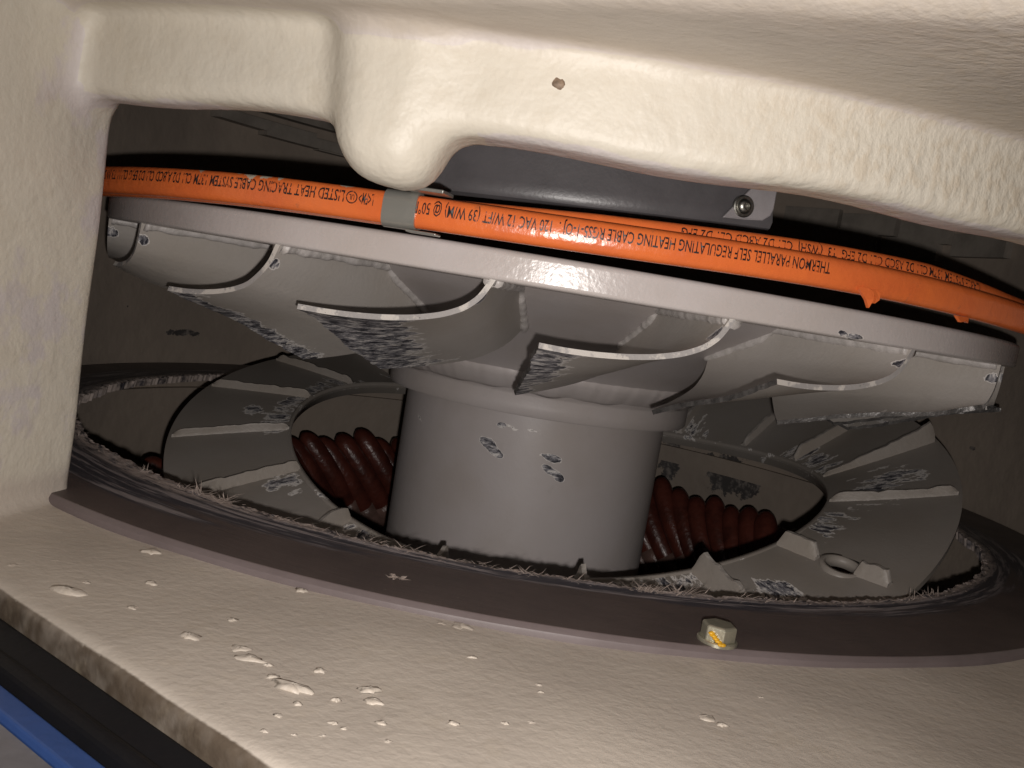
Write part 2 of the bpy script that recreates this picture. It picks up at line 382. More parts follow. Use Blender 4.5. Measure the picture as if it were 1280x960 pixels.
# runs and chips of paint standing on the sill
chips = [(85,740,36,12),(235,797,28,13),(190,690,22,8),(300,812,36,9),(312,824,40,10),(366,860,44,14),(462,862,22,8),(466,876,26,8),(340,846,15,10),(190,729,15,9),(165,760,12,6),
         (575,783,30,7),(552,780,24,6),(590,822,13,7),(418,905,14,9),(430,912,10,7),(478,904,14,9),(566,904,15,7),(632,905,10,6),(664,904,12,7),(674,857,11,6),(676,866,10,6),(484,928,14,9),
         (108,729,12,7),(285,762,9,5),(340,737,8,5),(376,738,15,7),(400,838,13,8),(305,714,11,6),(290,775,14,6),(335,832,12,8),(455,842,9,5),(372,880,10,7),(347,895,12,8),(420,875,10,6),(402,921,12,7),
         (14,707,14,6),(70,702,14,5),(875,806,12,4),(930,816,10,4),(884,897,20,5),(902,906,14,5),(950,873,10,4),(330,915,12,7),(368,920,10,6),(740,828,8,4)]
for q, (x, y, w, hh) in enumerate(chips):
    if w < 10: continue
    P = on_z(x, y, -.0035); dist = np.linalg.norm(P-EYE); rx = w*.5*dist/FPX; ry = rx*random.uniform(.5, .85); hz = max(.0007, min(hh*dist/FPX*.5, rx*.45))
    n, m = 14, 6; Vv = []; g0 = rng.random(n)
    for j in range(m):
        e = j/(m-1)*math.pi/2
        for i in range(n):
            a = 2*math.pi*i/n; k_ = 1 + .9*(g0[i]-.5) + .2*(rng.random()-.5)
            Vv.append([rx*math.cos(a)*math.cos(e)*k_, ry*math.sin(a)*math.cos(e)*k_, hz*(math.sin(e)*(1+.35*(rng.random()-.5)))-.0002])
    Vv.append([0, 0, hz*1.02]); F = grid_faces(m, n, False, True); F = [f[::-1] for f in F] + [((m-1)*n+i, (m-1)*n+(i+1) % n, m*n) for i in range(n)]
    o = mesh('paint_chip', Vv, F, CREAM, None, attrs={'lav': np.full(len(Vv), .9), 'ripple': np.full(len(Vv), .2), 'speck': np.full(len(Vv), .6), 'grime': np.zeros(len(Vv))})
    H(o); o.location = P; o.rotation_euler = (0, 0, random.uniform(-.5, .5)+.1)

# brown nicks in the lip and jamb
NICK = plain('brown_primer_nick', (.27, .19, .13), .6, 0, 500, .0006, .5, sc=300)
for x, y, r0, rr in [(698, 105, .3193, .0016), (905, 88, .3193, .0005)]:
    if rr == 0: continue
    P = on_cyl(x, y, r0); e = np.array([P[0], P[1], 0])/math.hypot(P[0], P[1]); tg = np.array([-e[1], e[0], 0]); V = []
    for j in range(4):
        for i in range(12):
            a = i*math.pi/6; ee = j/3*math.pi/2; q = rr*math.cos(ee)*(1+.45*(rng.random()-.5)); V.append(P + tg*q*math.cos(a)*1.15 + np.array([0, 0, q*math.sin(a)]) + e*(.0006*math.sin(ee)))
    H(mesh('paint_nick', V, grid_faces(4, 12, False, True), NICK))

# ------------------------------------------------------------------ in front of the sill: seal, rail, floor
def strip(name, prof, mat, t0=-.32, t1=.75, parent=None):
    V = []
    for t in (t0, t1):
        for d, z in prof: p = SILL_N*d + SILL_T*t; V.append([p[0], p[1], z])
    m = len(prof); F = [(i, (i+1) % m, m+(i+1) % m, m+i) for i in range(m)] + [list(range(m))[::-1], list(range(m, 2*m))]
    return mesh(name, V, F, mat, parent, smooth=False)
o = strip('rubber_seal', [(.3552, -.0098), (.3640, -.0112), (.3648, -.0092), (.3672, -.0076), (.3700, -.0080), (.3716, -.0106), (.3716, -.05), (.3552, -.05)], RUBBER); bevel(o, .001)
tag(o, 'black rubber seal strip along the outer edge of the sill', 'seal')
o = strip('blue_rail', [(.3720, -.0100), (.3780, -.0095), (.3787, -.0110), (.3787, -.05), (.3720, -.05)], BLUE); bevel(o, .0006)
tag(o, 'blue painted steel rail beside the black seal, lower left corner', 'rail')
o = strip('floor', [(.3790, -.0112), (.70, -.0112), (.70, -.045), (.3790, -.045)], FLOOR); o['kind'] = 'structure'

# ------------------------------------------------------------------ brown laminate flange ring
n = 1400; th = np.linspace(0, 2*math.pi, n, endpoint=False)
jag = .0022*(vnoise(np.stack([th*14, th*0, th*0+3], 1))-.5) + .0016*(vnoise(np.stack([th*60, th*0, th*0+9], 1))-.5) + .0014*(vnoise(np.stack([th*170, th*0, th*0+5], 1))-.5)
cols = [(.2548, -.0045, 1), (.2545, -.0025, 1), (.2540, -.0002, 1), (.2558, .0003, .8), (.2585, .0001, .3), (.262, 0, 0), (.268, 0, 0), (.275, 0, 0), (.283, 0, 0), (.292, 0, 0), (.2995, 0, 0), (.3040, -.0001, 0), (.3044, -.0003, 0), (.3058, -.0016, 0), (.3060, -.0022, 0), (.3060, -.0045, 0)]
V = []; wear = []; st = []; ed = []
ns = vnoise(np.stack([th*3.5, th*0, th*0+1], 1))
for i, t in enumerate(th):
    for r, z, jw in cols:
        rr = r + jag[i]*jw; V.append([rr*math.cos(t), rr*math.sin(t), z + (.0009*(rng.random()-.3)*jw if z > -.001 and jw else 0)])
        lim = .264 + .020*ns[i] + .022*math.exp(-((math.degrees(t) % 360 - 228)/16)**2); wear.append(float(np.clip(1.05-(r-.254)/(lim-.254)*.55, 0, 1)) if r < .292 else 0); st.append([t*.27, r, 0]); ed.append(1. if r > .3042 else 0.)
m = len(cols); F = [f[::-1] for f in grid_faces(n, m, True, True)]
fl_ring = empty('flange_ring'); tag(fl_ring, 'dark brown laminate ring with torn inner edge, bolted onto the sill', 'ring')
o = mesh('ring_plate', V, F, FLANGE, fl_ring, attrs={'wear': wear, 'st': st, 'edge': ed}); sharp(o, 24)
# fibres torn out of the inner edge
Vf, Ff = [], []
def sliver(p, d, L, w, nrm):
    s = len(Vf); d = d/np.linalg.norm(d); b = np.cross(d, nrm); b /= np.linalg.norm(b)+1e-9; c = np.cross(d, b)
    mid = p + d*L*.55 + c*L*.12*random.uniform(-1, 1); tip = p + d*L + nrm*L*.15*random.uniform(-1, 1)
    Vf.extend([p-b*w, p+b*w, p+c*w*.8, mid-b*w*.7, mid+b*w*.7, mid+c*w*.6, tip]); Ff.extend([(s, s+1, s+4, s+3), (s+1, s+2, s+5, s+4), (s+2, s, s+3, s+5), (s+3, s+4, s+6), (s+4, s+5, s+6), (s+5, s+3, s+6)])
def edge_ang(x, y): P = on_z(x, y, 0); return math.atan2(P[1], P[0])
clusters = [(285, 625, 60, .006, .011), (275, 615, 40, .008, .012), (370, 648, 24, .006, .008), (180, 590, 20, .01, .007), (235, 610, 16, .01, .006), (815, 741, 70, .010, .010), (850, 743, 60, .012, .010), (800, 739, 30, .008, .012), (650, 712, 40, .02, .007), (590, 700, 30, .02, .007),
            (470, 672, 24, .02, .006), (1150, 741, 40, .012, .010), (1130, 746, 30, .02, .008), (950, 750, 24, .03, .007), (720, 725, 30, .02, .006), (520, 684, 26, .02, .007), (110, 545, 16, .02, .008), (420, 660, 20, .02, .006)]
for x, y, nn, spread, L in clusters:
    a = edge_ang(x, y)
    for _ in range(int(nn*.7)):
        t = a + random.gauss(0, spread); rr = .2545 + random.uniform(-.0005, .0045); p = pol(rr, t, random.uniform(-.0005, .0008))
        tg = np.array([-math.sin(t), math.cos(t), 0]); er = np.array([math.cos(t), math.sin(t), 0])
        d = tg*random.choice((-1, 1, 1))*random.uniform(.5, 1) + er*random.uniform(-.7, .25) + np.array([0, 0, random.uniform(-.1, .5)])
        sliver(p, d, L*random.uniform(.2, .75), random.uniform(.00010, .0003), np.array([0, 0, 1.]))
for _ in range(600):
    t = random.uniform(R(-172), R(-8)); p = pol(.2545+random.uniform(-.0008, .006)**1, t, random.uniform(-.001, .0006))
    tg = np.array([-math.sin(t), math.cos(t), 0]); er = np.array([math.cos(t), math.sin(t), 0])
    sliver(p, tg*random.choice((-1, 1)) + er*random.uniform(-.5, .2) + np.array([0, 0, random.uniform(-.1, .22)]), random.uniform(.0006, .0020), random.uniform(.00010, .00030), np.array([0, 0, 1.]))
o = mesh('torn_fibres', Vf, Ff, FIBRE, fl_ring, smooth=False); o['kind'] = 'stuff'
# the little tuft of fibre standing in the ring
Vf, Ff = [], []; P = on_z(499, 722, .0002)
for _ in range(13):
    a = random.uniform(0, 6.28); up = random.random() < .3
    sliver(P+np.array([random.gauss(0, .0012), random.gauss(0, .0008), 0]), np.array([math.cos(a), math.sin(a)*.6, 1.6 if up else .15]), random.uniform(.001, .0042), random.uniform(.0003, .0006), np.array([.3, 0, 1.]))
mesh('fibre_tuft', Vf, Ff, FIBRE, fl_ring, smooth=False)

# ------------------------------------------------------------------ hex bolt in the ring
BP = on_z(896, 801, 0); bolt = empty('hex_bolt', BP); bolt.rotation_euler = (0, 0, R(38)); bolt.scale = (.88, .88, .85)
tag(bolt, 'plated hex bolt with a yellow paint streak, screwed into the brown ring', 'bolt')
def hexhead(name, af, z0, z1, mat, parent):
    V = []; Rr = af/math.sqrt(3)
    for rr, z in ((Rr, z0), (Rr, z1-.0009), (Rr*.94, z1-.0002), (Rr*.80, z1)):
        for q in range(6): V.append([rr*math.cos(q*math.pi/3), rr*math.sin(q*math.pi/3), z])
    F = [f[::-1] for f in grid_faces(4, 6, False, True)] + [list(range(5, -1, -1)), list(range(18, 24))]
    return bevel(mesh(name, V, F, mat, parent, smooth=False), .0004, 2)
hexhead('bolt_head', .0108, .0009, .0066, BOLT, bolt)
Vw = [[r*math.cos(q*math.pi/20), r*math.sin(q*math.pi/20), z] for r, z in ((.0071, -.0004), (.0071, .0008), (.0066, .0012), (.003, .0012)) for q in range(40)]
mesh('bolt_flange', Vw, [f[::-1] for f in grid_faces(4, 40, False, True)] + [list(range(120, 160))], BOLT, bolt, smooth=True); sharp(bpy.data.objects['bolt_flange'])
# yellow streak, clinging to the left flank
Vy, Fy = [], []
for a, z, s in [(-2.9+.06*q_, .0042-.00026*q_+.0003*math.sin(q_*2.1), .0008+.0004*abs(math.sin(q_*1.3))) for q_ in range(14)]:
    rr = .0066 if z < .0018 else .0059; b0 = len(Vy); c = np.array([rr*math.cos(a), rr*math.sin(a), z])
    for j in range(5):
        for i in range(8):
            e = -math.pi/2 + j/4*math.pi; w = i*math.pi/4; Vy.append(c + s*np.array([math.cos(e)*math.cos(w)*1.1, math.cos(e)*math.sin(w), .55*math.sin(e)])*(1+.3*(rng.random()-.5)))
    Fy += [f[::-1] for f in grid_faces(5, 8, False, True, b0)]
mesh('paint_streak', Vy, Fy, YELLOW, bolt)

# ------------------------------------------------------------------ fan wheel: back plate, hub, shaft, bent blades, welds
fan = empty('fan_wheel', (0, 0, 0)); tag(fan, 'grey fan wheel with bent, torn blades under a thick round plate, on a thick shaft', 'fan')
def lathe_attr(name, prof, mat, parent, n, wearfn=None):
    th = np.linspace(0, 2*math.pi, n, endpoint=False); V = []; st = []; w = []
    for t in th:
        for r, z in prof:
            V.append([r*math.cos(t), r*math.sin(t), z]); st.append([t*max(r, .05), z + r*.5, 0])
    V = np.array(V); w = wearfn(V, np.array(st)) if wearfn else np.zeros(len(V)); m = len(prof)
    return mesh(name, V, [f[::-1] for f in grid_faces(n, m, True, True)], mat, parent, attrs={'st': st, 'wear': w})
def spots_wear(V, spots):
    w = np.zeros(len(V))
    for P, tx, sx, sz, a, *amp in spots:
        d = V-P; u = d@tx; v = d[:, 2]; front = np.linalg.norm(d, axis=1) < .05
        c, s = math.cos(a), math.sin(a); uu = (u*c+v*s)/sx; vv = (-u*s+v*c)/sz
        w = np.maximum(w, front*(amp[0] if amp else 1.05)*np.exp(-(uu*uu+vv*vv)*.75))
    return w
def spot(x, y, r, wpx, hpx, a=0, *amp):
    P = on_cyl(x, y, r); d = np.linalg.norm(P-EYE)/FPX; t = math.atan2(P[1], P[0])
    return (P, np.array([-math.sin(t), math.cos(t), 0]), wpx*d*.5, hpx*d*.5, a, *amp)
zr = np.linspace(.0990, .1078, 12)
disc_prof = [(.001, .0979), (.20, .0979), (.2480, .0979), (.2494, .0983)] + [(.25, z) for z in zr] + [(.2494, .1088), (.2480, .1092), (.20, .1092), (.001, .1092)]
rim_sp = [spot(1070, 421, .25, 30, 8, .0), spot(1052, 416, .25, 16, 7, 0), spot(1050, 372, .25, 60, 3), spot(690, 318, .25, 20, 3), spot(560, 293, .25, 30, 3), spot(400, 268, .25, 40, 4), spot(620, 357, .25, 30, 6), spot(1150, 394, .25, 40, 3), spot(960, 360, .25, 60, 3), spot(850, 344, .25, 40, 2)]
sharp(lathe_attr('back_plate', disc_prof, RIM, fan, 900, lambda V, st: spots_wear(V, rim_sp)*.86), 50)
hub_prof = [(.05, .0985), (.183, .0985), (.178, .0955), (.172, .0925), (.155, .0855), (.138, .078), (.122, .070), (.110, .0635), (.1035, .0595), (.0985, .0558), (.0950, .0520), (.0925, .0478), (.0908, .0445), (.0903, .0440), (.0900, .0430), (.09, .038), (.09, .0335), (.0893, .0325), (.0785, .0325), (.05, .0325)]
sharp(lathe_attr('hub', hub_prof, HUB, fan, 300), 40)
# lumpy weld ring over the collar
V = []; prof_ = [(.0975, .0585), (.0990, .0560), (.0978, .0525), (.0955, .0490), (.0930, .0462), (.0908, .0448), (.0895, .0450), (.0895, .058)]
for i in range(520):
    t = 2*math.pi*i/520; lum = .00008*math.sin(t*97) + .00045*(vnoise(np.array([[t*24, 2, 5]]))[0]-.5); dz = .0016*(vnoise(np.array([[t*9, 7, 1]]))[0]-.5)
    for q, (r, z) in enumerate(prof_): V.append(pol(r + (lum if 0 < q < 5 else 0), t, z + (dz if 2 < q < 6 else 0)))
mesh('weld_bead', V, grid_faces(520, len(prof_), True, True), HUB, fan, attrs={'st': np.array(V), 'wear': np.zeros(len(V))})
zs = np.linspace(.0318, -.035, 90); shaft_prof = [(.03, .0322), (.0782, .0322)] + [(.0782, z) for z in zs] + [(.0782, -.205), (.03, -.205)]
sh_sp = [spot(614, 559, .0782, 30, 14, -.6), spot(606, 552, .0782, 14, 10, -.5), spot(622, 566, .0782, 18, 10, -.5), spot(692, 573, .0782, 26, 10, -.1), spot(686, 588, .0782, 20, 9, -.5), spot(697, 595, .0782, 20, 10, -.5), spot(524, 521, .0782, 34, 8, -.6, .5), spot(518, 514, .0782, 16, 6, -.6, .45), spot(668, 539, .0782, 50, 6, -.2, .45),
         spot(640, 534, .0782, 46, 7, -.25, .5), spot(627, 531, .0782, 12, 6, 0), spot(800, 591, .0782, 30, 6, 0, .5)]
sharp(lathe_attr('shaft', shaft_prof, HUB, fan, 620, lambda V, st: spots_wear(V, sh_sp)), 50)

O_C = np.array([[.249, 0, .0985], [.2488, .0035, .0915], [.2485, .0085, .0868], [.248, .0160, .0832], [.2475, .026, .0805], [.247, .037, .0788], [.2468, .048, .0778], [.2465, .058, .0774], [.2465, .068, .0775]])
N_C = np.array([[.176, 0, .0975], [.160, 0, .0890], [.140, .0, .0795], [.146, .006, .0710], [.152, .016, .0640], [.157, .027, .0600], [.162, .038, .0570], [.166, .047, .0548], [.170, .055, .0532]])
def blade(thd, k, dmg=1.0, over=None):
    th = R(thd); er = np.array([math.cos(th), math.sin(th), 0]); et = np.array([math.sin(th), -math.cos(th), 0]); ez = np.array([0, 0, 1.])
    nu, nv = 44, 40
    O, N = O_C.copy(), N_C.copy()
    g = np.random.default_rng(100+k); ft = 1+.07*(g.random()-.5); fz = 1+.16*(g.random()-.5)
    if over: ft, fz = over
    fo_, fn_ = (ft if isinstance(ft, tuple) else (ft, ft))
    for C, fq in ((O, fo_), (N, fn_)):
        C[:, 1] *= fq; C[3:, 2] = .098-(.098-C[3:, 2])*fz
    s = np.linspace(0, 1, nv); ks = np.linspace(0, 1, len(O))
    def sm(C):      # Catmull-Rom style smoothing through dense sampling
        out = np.stack([np.interp(s, ks, C[:, i]) for i in range(3)], 1)
        for _ in range(3): out[1:-1] = .25*out[:-2]+.5*out[1:-1]+.25*out[2:]
        return out
    O, N = sm(O), sm(N)
    P = np.zeros((nu, nv, 3)); uv = np.zeros((nu, nv, 3)); w = np.zeros((nu, nv))
    L = np.concatenate([[0], np.cumsum(np.linalg.norm(np.diff(O, axis=0), axis=1))])
    for i in range(nu):
        u = i/(nu-1)
        for j in range(nv):
            q = O[j]*(1-u) + N[j]*u; v = s[j]
            q = q.copy(); q[2] += .0015*math.sin(u*7+k)*v*v*(1-u) 
            # ragged bottom and outer edge
            P[i, j] = q[0]*er + q[1]*et + q[2]*ez; uv[i, j] = (L[j], q[0], k*.37)
            b = 1-v
            w[i, j] = dmg*(.92*math.exp(-(b/(.40 if k == 0 else .20))**2)*(1-.3*u) + (.6*math.exp(-(u/.30)**2)*float(sstep(.42, .85, np.array(v))) if k == 0 else 0) + .25*math.exp(-(u/.05)**2)*sstep(.45, .9, np.array(v))) + .8*math.exp(-((u-.02)/.05)**2-((v-.13)/.07)**2)
    for i in range(nu):
        rag = (.0014*(vnoise(np.array([[i*.55+k*9, 1, 2]]))[0]-.5) + .0007*(rng.random()-.5))
        dr = P[i, -1]-P[i, -2]; dr /= np.linalg.norm(dr); P[i, -1] += dr*rag; P[i, -2] += dr*rag*.6
    T = .0020
    du = np.gradient(P, axis=0); dv = np.gradient(P, axis=1); nr = np.cross(du, dv); nr /= np.linalg.norm(nr, axis=2)[..., None]+1e-12
    A = (P + nr*T/2).reshape(-1, 3); B = (P - nr*T/2).reshape(-1, 3); nn = nu*nv
    Vv = np.concatenate([A, B]); F = grid_faces(nu, nv); mi = [0]*len(F)
    F2 = [tuple(x+nn for x in f[::-1]) for f in F]; F += F2; mi += [0]*len(F2)
    loop = [(i, 0) for i in range(nu)] + [(nu-1, j) for j in range(1, nv)] + [(i, nv-1) for i in range(nu-2, -1, -1)] + [(0, j) for j in range(nv-2, 0, -1)]
    ids = [i*nv+j for i, j in loop]
    for a in range(len(ids)):
        p, q = ids[a], ids[(a+1) % len(ids)]; F.append((q, p, p+nn, q+nn)); mi.append(1 if loop[a][0] == 0 and loop[(a+1) % len(ids)][0] == 0 else 2)
    o = mesh('blade', Vv, F, [GREY, EDGE, TORN], fan, attrs={'st': np.concatenate([uv.reshape(-1, 3)]*2), 'wear': np.concatenate([w.ravel()]*2)}, midx=mi); sharp(o, 40)
    # weld bead along plate and hub, both flanks
    path = [(.2475, .0975)] + [(x, .0972) for x in np.linspace(.244, .178, 20)] + [(.172-.034*t, .0922-.0145*t) for t in np.linspace(0, 1, 12)]
    path = np.array(path); seg = np.concatenate([[0], np.cumsum(np.linalg.norm(np.diff(path, axis=0), axis=1))]); n_ = 110
    ss = np.linspace(0, seg[-1], n_); pr = np.interp(ss, seg, path[:, 0]); pz = np.interp(ss, seg, path[:, 1])
    for sd in (-1, 1):
        ph = g.random()*6; rad = .0021*(1+.05*np.sin(ss*900+ph) + .45*(vnoise(np.stack([ss*160, ss*0+k, ss*0+sd*3+7], 1))-.5))
        rad[-4:] *= np.array([.95, .85, .65, .3]); rad[:2] *= 1.25
        pts = np.array([a*er + sd*.0013*et + (b+.0002)*ez for a, b in zip(pr, pz)])
        tube('weld_bead', pts, rad, WELD, fan, 9, attrs=None)
    return o
for k in range(18):
    thd = -95 + 19.75*(k-9) if k < 0 else -95 + 20*((k+9) % 18 - 9)
    thd = {0: -95, 1: -75.3, 2: -55.9, 3: -36.5, 17: -114.7, 16: -136.3}.get(k, -95+20*k)
    blade(thd, k, {0: 1.15, 17: 1.1, 1: 1.0, 2: .25, 16: .2, 3: .25}.get(k, .5), {0: (1.01, 1.0), 1: (.99, 1.0), 2: (1.0, .98), 17: (.80, 1.10), 16: (.5, .95), 3: ((.12, .78), .95), 4: ((.15, .4), 1.0)}.get(k))

# ------------------------------------------------------------------ lower shroud ring, broken loose and tilted, with blade stubs
RP = [0.0169, -0.0115, 0.1555, 0.22, (0.002, 0.0049, 0.0186, 0.0098, -0.0053), (0.0121, 0.023, 0.0511, 0.0137, -0.0006)]
def hz_(c, t): return c[0]+c[1]*np.cos(t)+c[2]*np.sin(t)+c[3]*np.cos(2*t)+c[4]*np.sin(2*t)
def ringp(u, t, dz=0):
    r = RP[2]*(1-u)+RP[3]*u; z = hz_(RP[4], t)*(1-u)+hz_(RP[5], t)*u
    return np.array([RP[0]+r*math.cos(t), RP[1]+r*math.sin(t), z+dz])
shroud = empty('shroud_ring', (RP[0], RP[1], -.03)); tag(shroud, 'broken grey shroud ring tilted inside the brown ring, with sheared blade stubs', 'ring')
SI = Matrix.Translation((-RP[0], -RP[1], .03))
def SH(o): o.parent = shroud; o.matrix_parent_inverse = SI; return o
n, m = 720, 22; tt = np.linspace(0, 2*math.pi, n, endpoint=False); uu = np.linspace(0, 1, m)
HC = ringp(.50, R(315.5)); hr = .0085
V = []; st = []; w = []
for t in tt:
    for u in uu:
        p = ringp(u, t); V.append(p); st.append([RP[2]*(1-u)+RP[3]*u, t*.19, 0])
V = np.array(V); st = np.array(st)
ang = np.degrees(np.arctan2(V[:, 1]-RP[1], V[:, 0]-RP[0])) % 360; uq = np.tile(uu, n)
w = .5*np.exp(-((uq-.12)/.22)**2)*(vnoise(np.stack([ang*.11, uq*2, uq*0+3], 1)) > .52)
for a_, u_, da, du_ in [(345, .35, 9, .25), (303, .45, 5, .25), (350, .5, 7, .35), (190, .15, 8, .2), (215, .2, 6, .2), (185, .4, 5, .12)]:
    d = (ang-a_+180) % 360-180; w = np.maximum(w, .60*np.exp(-(d/da)**2-((uq-u_)/du_)**2))
Ft = np.array(grid_faces(n, m, True, False)); cen = V[Ft].mean(1); keep = np.linalg.norm((cen-HC)[:, :2], axis=1) > hr
Ft = Ft[keep]; nn = len(V); T = .003
Vb = V.copy(); Vb[:, 2] -= T
F = [tuple(f[::-1]) for f in Ft] + [tuple(f+nn) for f in Ft]
for i in range(n):
    a, b = i*m, ((i+1) % n)*m; F.append((a, b, b+nn, a+nn)); a, b = a+m-1, b+m-1; F.append((b, a, a+nn, b+nn))
F = [f[::-1] for f in F]
o = mesh('shroud_plate', np.concatenate([V, Vb]), F, DGREY, None, attrs={'st': np.concatenate([st, st]), 'wear': np.concatenate([w, w])}); sharp(o, 40); SH(o)
# rolled lip round the inlet
lipp = [(0, .0006), (-.006, .0), (-.0085, -.003), (-.0075, -.0075), (-.004, -.0075), (-.0035, -.003), (0, -.0028)]
V = []
for t in np.linspace(0, 2*math.pi, 360, endpoint=False):
    p = ringp(0, t); e = np.array([math.cos(t), math.sin(t), 0])
    for a_, b_ in lipp: V.append(p + e*(-a_*.35) + np.array([0, 0, b_]))
SH(mesh('inlet_lip', V, [f for f in grid_faces(360, len(lipp), True, True)], DGREY, None, attrs={'st': np.array(V), 'wear': .45*vnoise(np.array(V)*60)}))
# collar of the round hole
V = []
for rr, z in ((hr-.0010, .0006), (hr+.0016, .0008), (hr+.0016, -.0042), (hr-.0010, -.0042)):
    for q in range(40): a = q*math.pi/20; V.append(HC + np.array([rr*math.cos(a), rr*math.sin(a), z + .22*rr*math.sin(a)]))
SH(mesh('hole_collar', V, [f for f in grid_faces(4, 40, True, True)], DGREY, None, attrs={'st': np.array(V), 'wear': np.zeros(len(V))}))
stub_h = {155: .0045, 174.5: .0045, 195: .004, 213: .0055, 233: .008, 254: .011, 276: .011, 296: .010, 315: .007, 341.5: .0045, 0: .009, 17: .008}
for q, (a, u0, u1) in enumerate([(a_, .62, .86) if a_ == 315.01 else (a_, .02, .33 if a_ == 315 else .97) for a_ in (155, 174.5, 195, 213, 233, 254, 276, 296, 315, 315.01, 341.5, 0, 17, 36, 56, 76, 96, 116, 136)]):
    hh = stub_h.get(a, .007 if 315 < a < 316 else .006); t0 = R(a); L = 30 if u1-u0 > .5 else 9; V = []; wr = []; g = np.random.default_rng(50+q)
    hn = 1+.22*(vnoise(np.stack([np.arange(L)*.45+q*7, np.zeros(L), np.zeros(L)], 1))-.5)+.08*(g.random(L)-.5)
    hn *= sstep(-.04, .06, np.linspace(0, 1, L))*sstep(1.04, .93, np.linspace(0, 1, L))+.05
    if a == 0: hn *= .35+1.2*np.linspace(0, 1, L)**1.5
    for i in range(L):
        u = u0+(u1-u0)*i/(L-1); t = t0 + .03*(u-.5)
        p = ringp(u, t, -.0008); tg = np.array([-math.sin(t), math.cos(t), 0]); H_ = hh*hn[i]
        wb = .0027*(1+.06*math.sin(i*1.9))
        for dx, dz in ((-wb, 0), (-.0022, .0018), (-.0014, H_*.75), (-.0010, H_), (.0010, H_*1.04), (.0014, H_*.75), (.0022, .0018), (wb, 0)):
            V.append(p + tg*dx + np.array([0, 0, dz])); wr.append(.30 if dz > .003 else .12)
    mm = 8; F = [f for f in grid_faces(L, mm, False, True)]; mi = [1 if (f % mm) == 3 else 0 for f in range(len(F))]
    F += [list(range(mm))[::-1], list(range((L-1)*mm, L*mm))]; mi += [1, 1]
    o = mesh('blade_stub', V, F, [STUB, EDGE2], None, midx=mi); sharp(o, 55); SH(o)

# ------------------------------------------------------------------ red varnished end winding below
wind = empty('stator_winding', (0, 0, -.16)); tag(wind, 'dark red varnished motor winding coils seen below the shroud ring', 'winding')
WI = Matrix.Translation((0, 0, .16)); 
def one_coil(off, hj):
    pts = []; rad = []
    for s in np.concatenate([np.linspace(0, .06, 7), np.linspace(.09, 1, 24)]):
        z = -.040+hj - .155*s; tw = -.68*s + .05*math.sin(s*3)
        r = .213 + .012*(1-s)**6 - .012*math.sin(min(s*2.4, 1)*math.pi)*.5
        pts.append(pol(r, off+tw, z)); rad.append(.0084*math.sqrt(max(.02, 1-(1-min(s/.062, 1))**2)))
    return pts, rad
for q in range(54):
    a = R(212 - q*4.2); hj = .003*math.sin(q*2.3)+.002*math.sin(q*5.1)
    pts, rad = one_coil(a, hj)
    o = tube('coil', pts, np.array(rad)*(1+.05*math.sin(q*1.7)), COIL, None, 12); o.parent = wind; o.matrix_parent_inverse = WI
    s = tube('sleeve', pts[13:18], np.array(rad[13:18])*1.07, SLEEVE, None, 12); s.parent = o
# iron core behind the coils
o = lathe('winding_support', [(.226, -.205), (.226, -.075), (.240, -.075), (.240, -.205)], COIL, n=120); o.parent = wind; o.matrix_parent_inverse = WI

# ------------------------------------------------------------------ orange heating cable: two runs, print, clamp
zt = np.array([[-165, .1105], [-134.8, .1128], [-115, .1155], [-101.6, .1158], [-90, .1163], [-83, .1172], [-75, .1185], [-66, .1190], [-57, .1184], [-48, .1168], [-20, .114]])
def zc1(t): 
    d = np.degrees(t); return np.interp(d, zt[:, 0], zt[:, 1])
tl = np.linspace(-165, -20, 400); zz = np.interp(tl, zt[:, 0], zt[:, 1])
for _ in range(400): zz[1:-1] = .25*zz[:-2]+.5*zz[1:-1]+.25*zz[2:]
zc1 = lambda t: np.interp(np.degrees(t), tl, zz)
def cable(name, rc, zf, hh=.0054, hw=.0036, wearsp=(), n=420):
    V = []; m = 28; w = []
    T = np.radians(np.linspace(-163, -22, n))
    for t in T:
        r = rc(t); z = zf(t)
        for q in range(m):
            a = 2*math.pi*q/m; ca, sa = math.cos(a), math.sin(a); e = .80
            x = hw*abs(ca)**e*math.copysign(1, ca); y = hh*abs(sa)**.62*math.copysign(1, sa)
            V.append(pol(r+x, t, z+y))
    V = np.array(V); w = np.zeros(len(V))
    for P, s in wearsp: w = np.maximum(w, .95*np.exp(-np.sum((V-P)**2, 1)/s**2))
    F = [f for f in grid_faces(n, m, False, True)] + [list(range(m))[::-1], list(range((n-1)*m, n*m))]
    F = [f[::-1] for f in F]
    return mesh(name, V, F, ORANGE, None, attrs={'wear': w})
ws = [(on_cyl(x, y, .2685), s) for x, y, s in [(255, 208, .0032), (257, 220, .0024), (318, 219, .0036), (335, 222, .0036), (325, 228, .0024), (300, 216, .0022), (437, 232, .0028), (430, 230, .002), (352, 226, .0022)]]
c1 = cable('heating_cable', lambda t: .2675, zc1, wearsp=ws)
tag(c1, 'orange heating cable with black upside-down print, front run held by the metal clamp', 'cable')
def up2(t): d = math.degrees(t); return float(np.interp(d, [-165, -140, -125, -104, -97, -88, -72, -60, -48, -20], [-.0002, -.0002, -.0001, -.0001, .0010, .0028, .0046, .0056, .0036, .002]))
c2 = cable('heating_cable', lambda t: .2605, lambda t: zc1(t)+up2(t))
tag(c2, 'second orange heating cable, running behind and above the front one', 'cable')
FONTN = 0
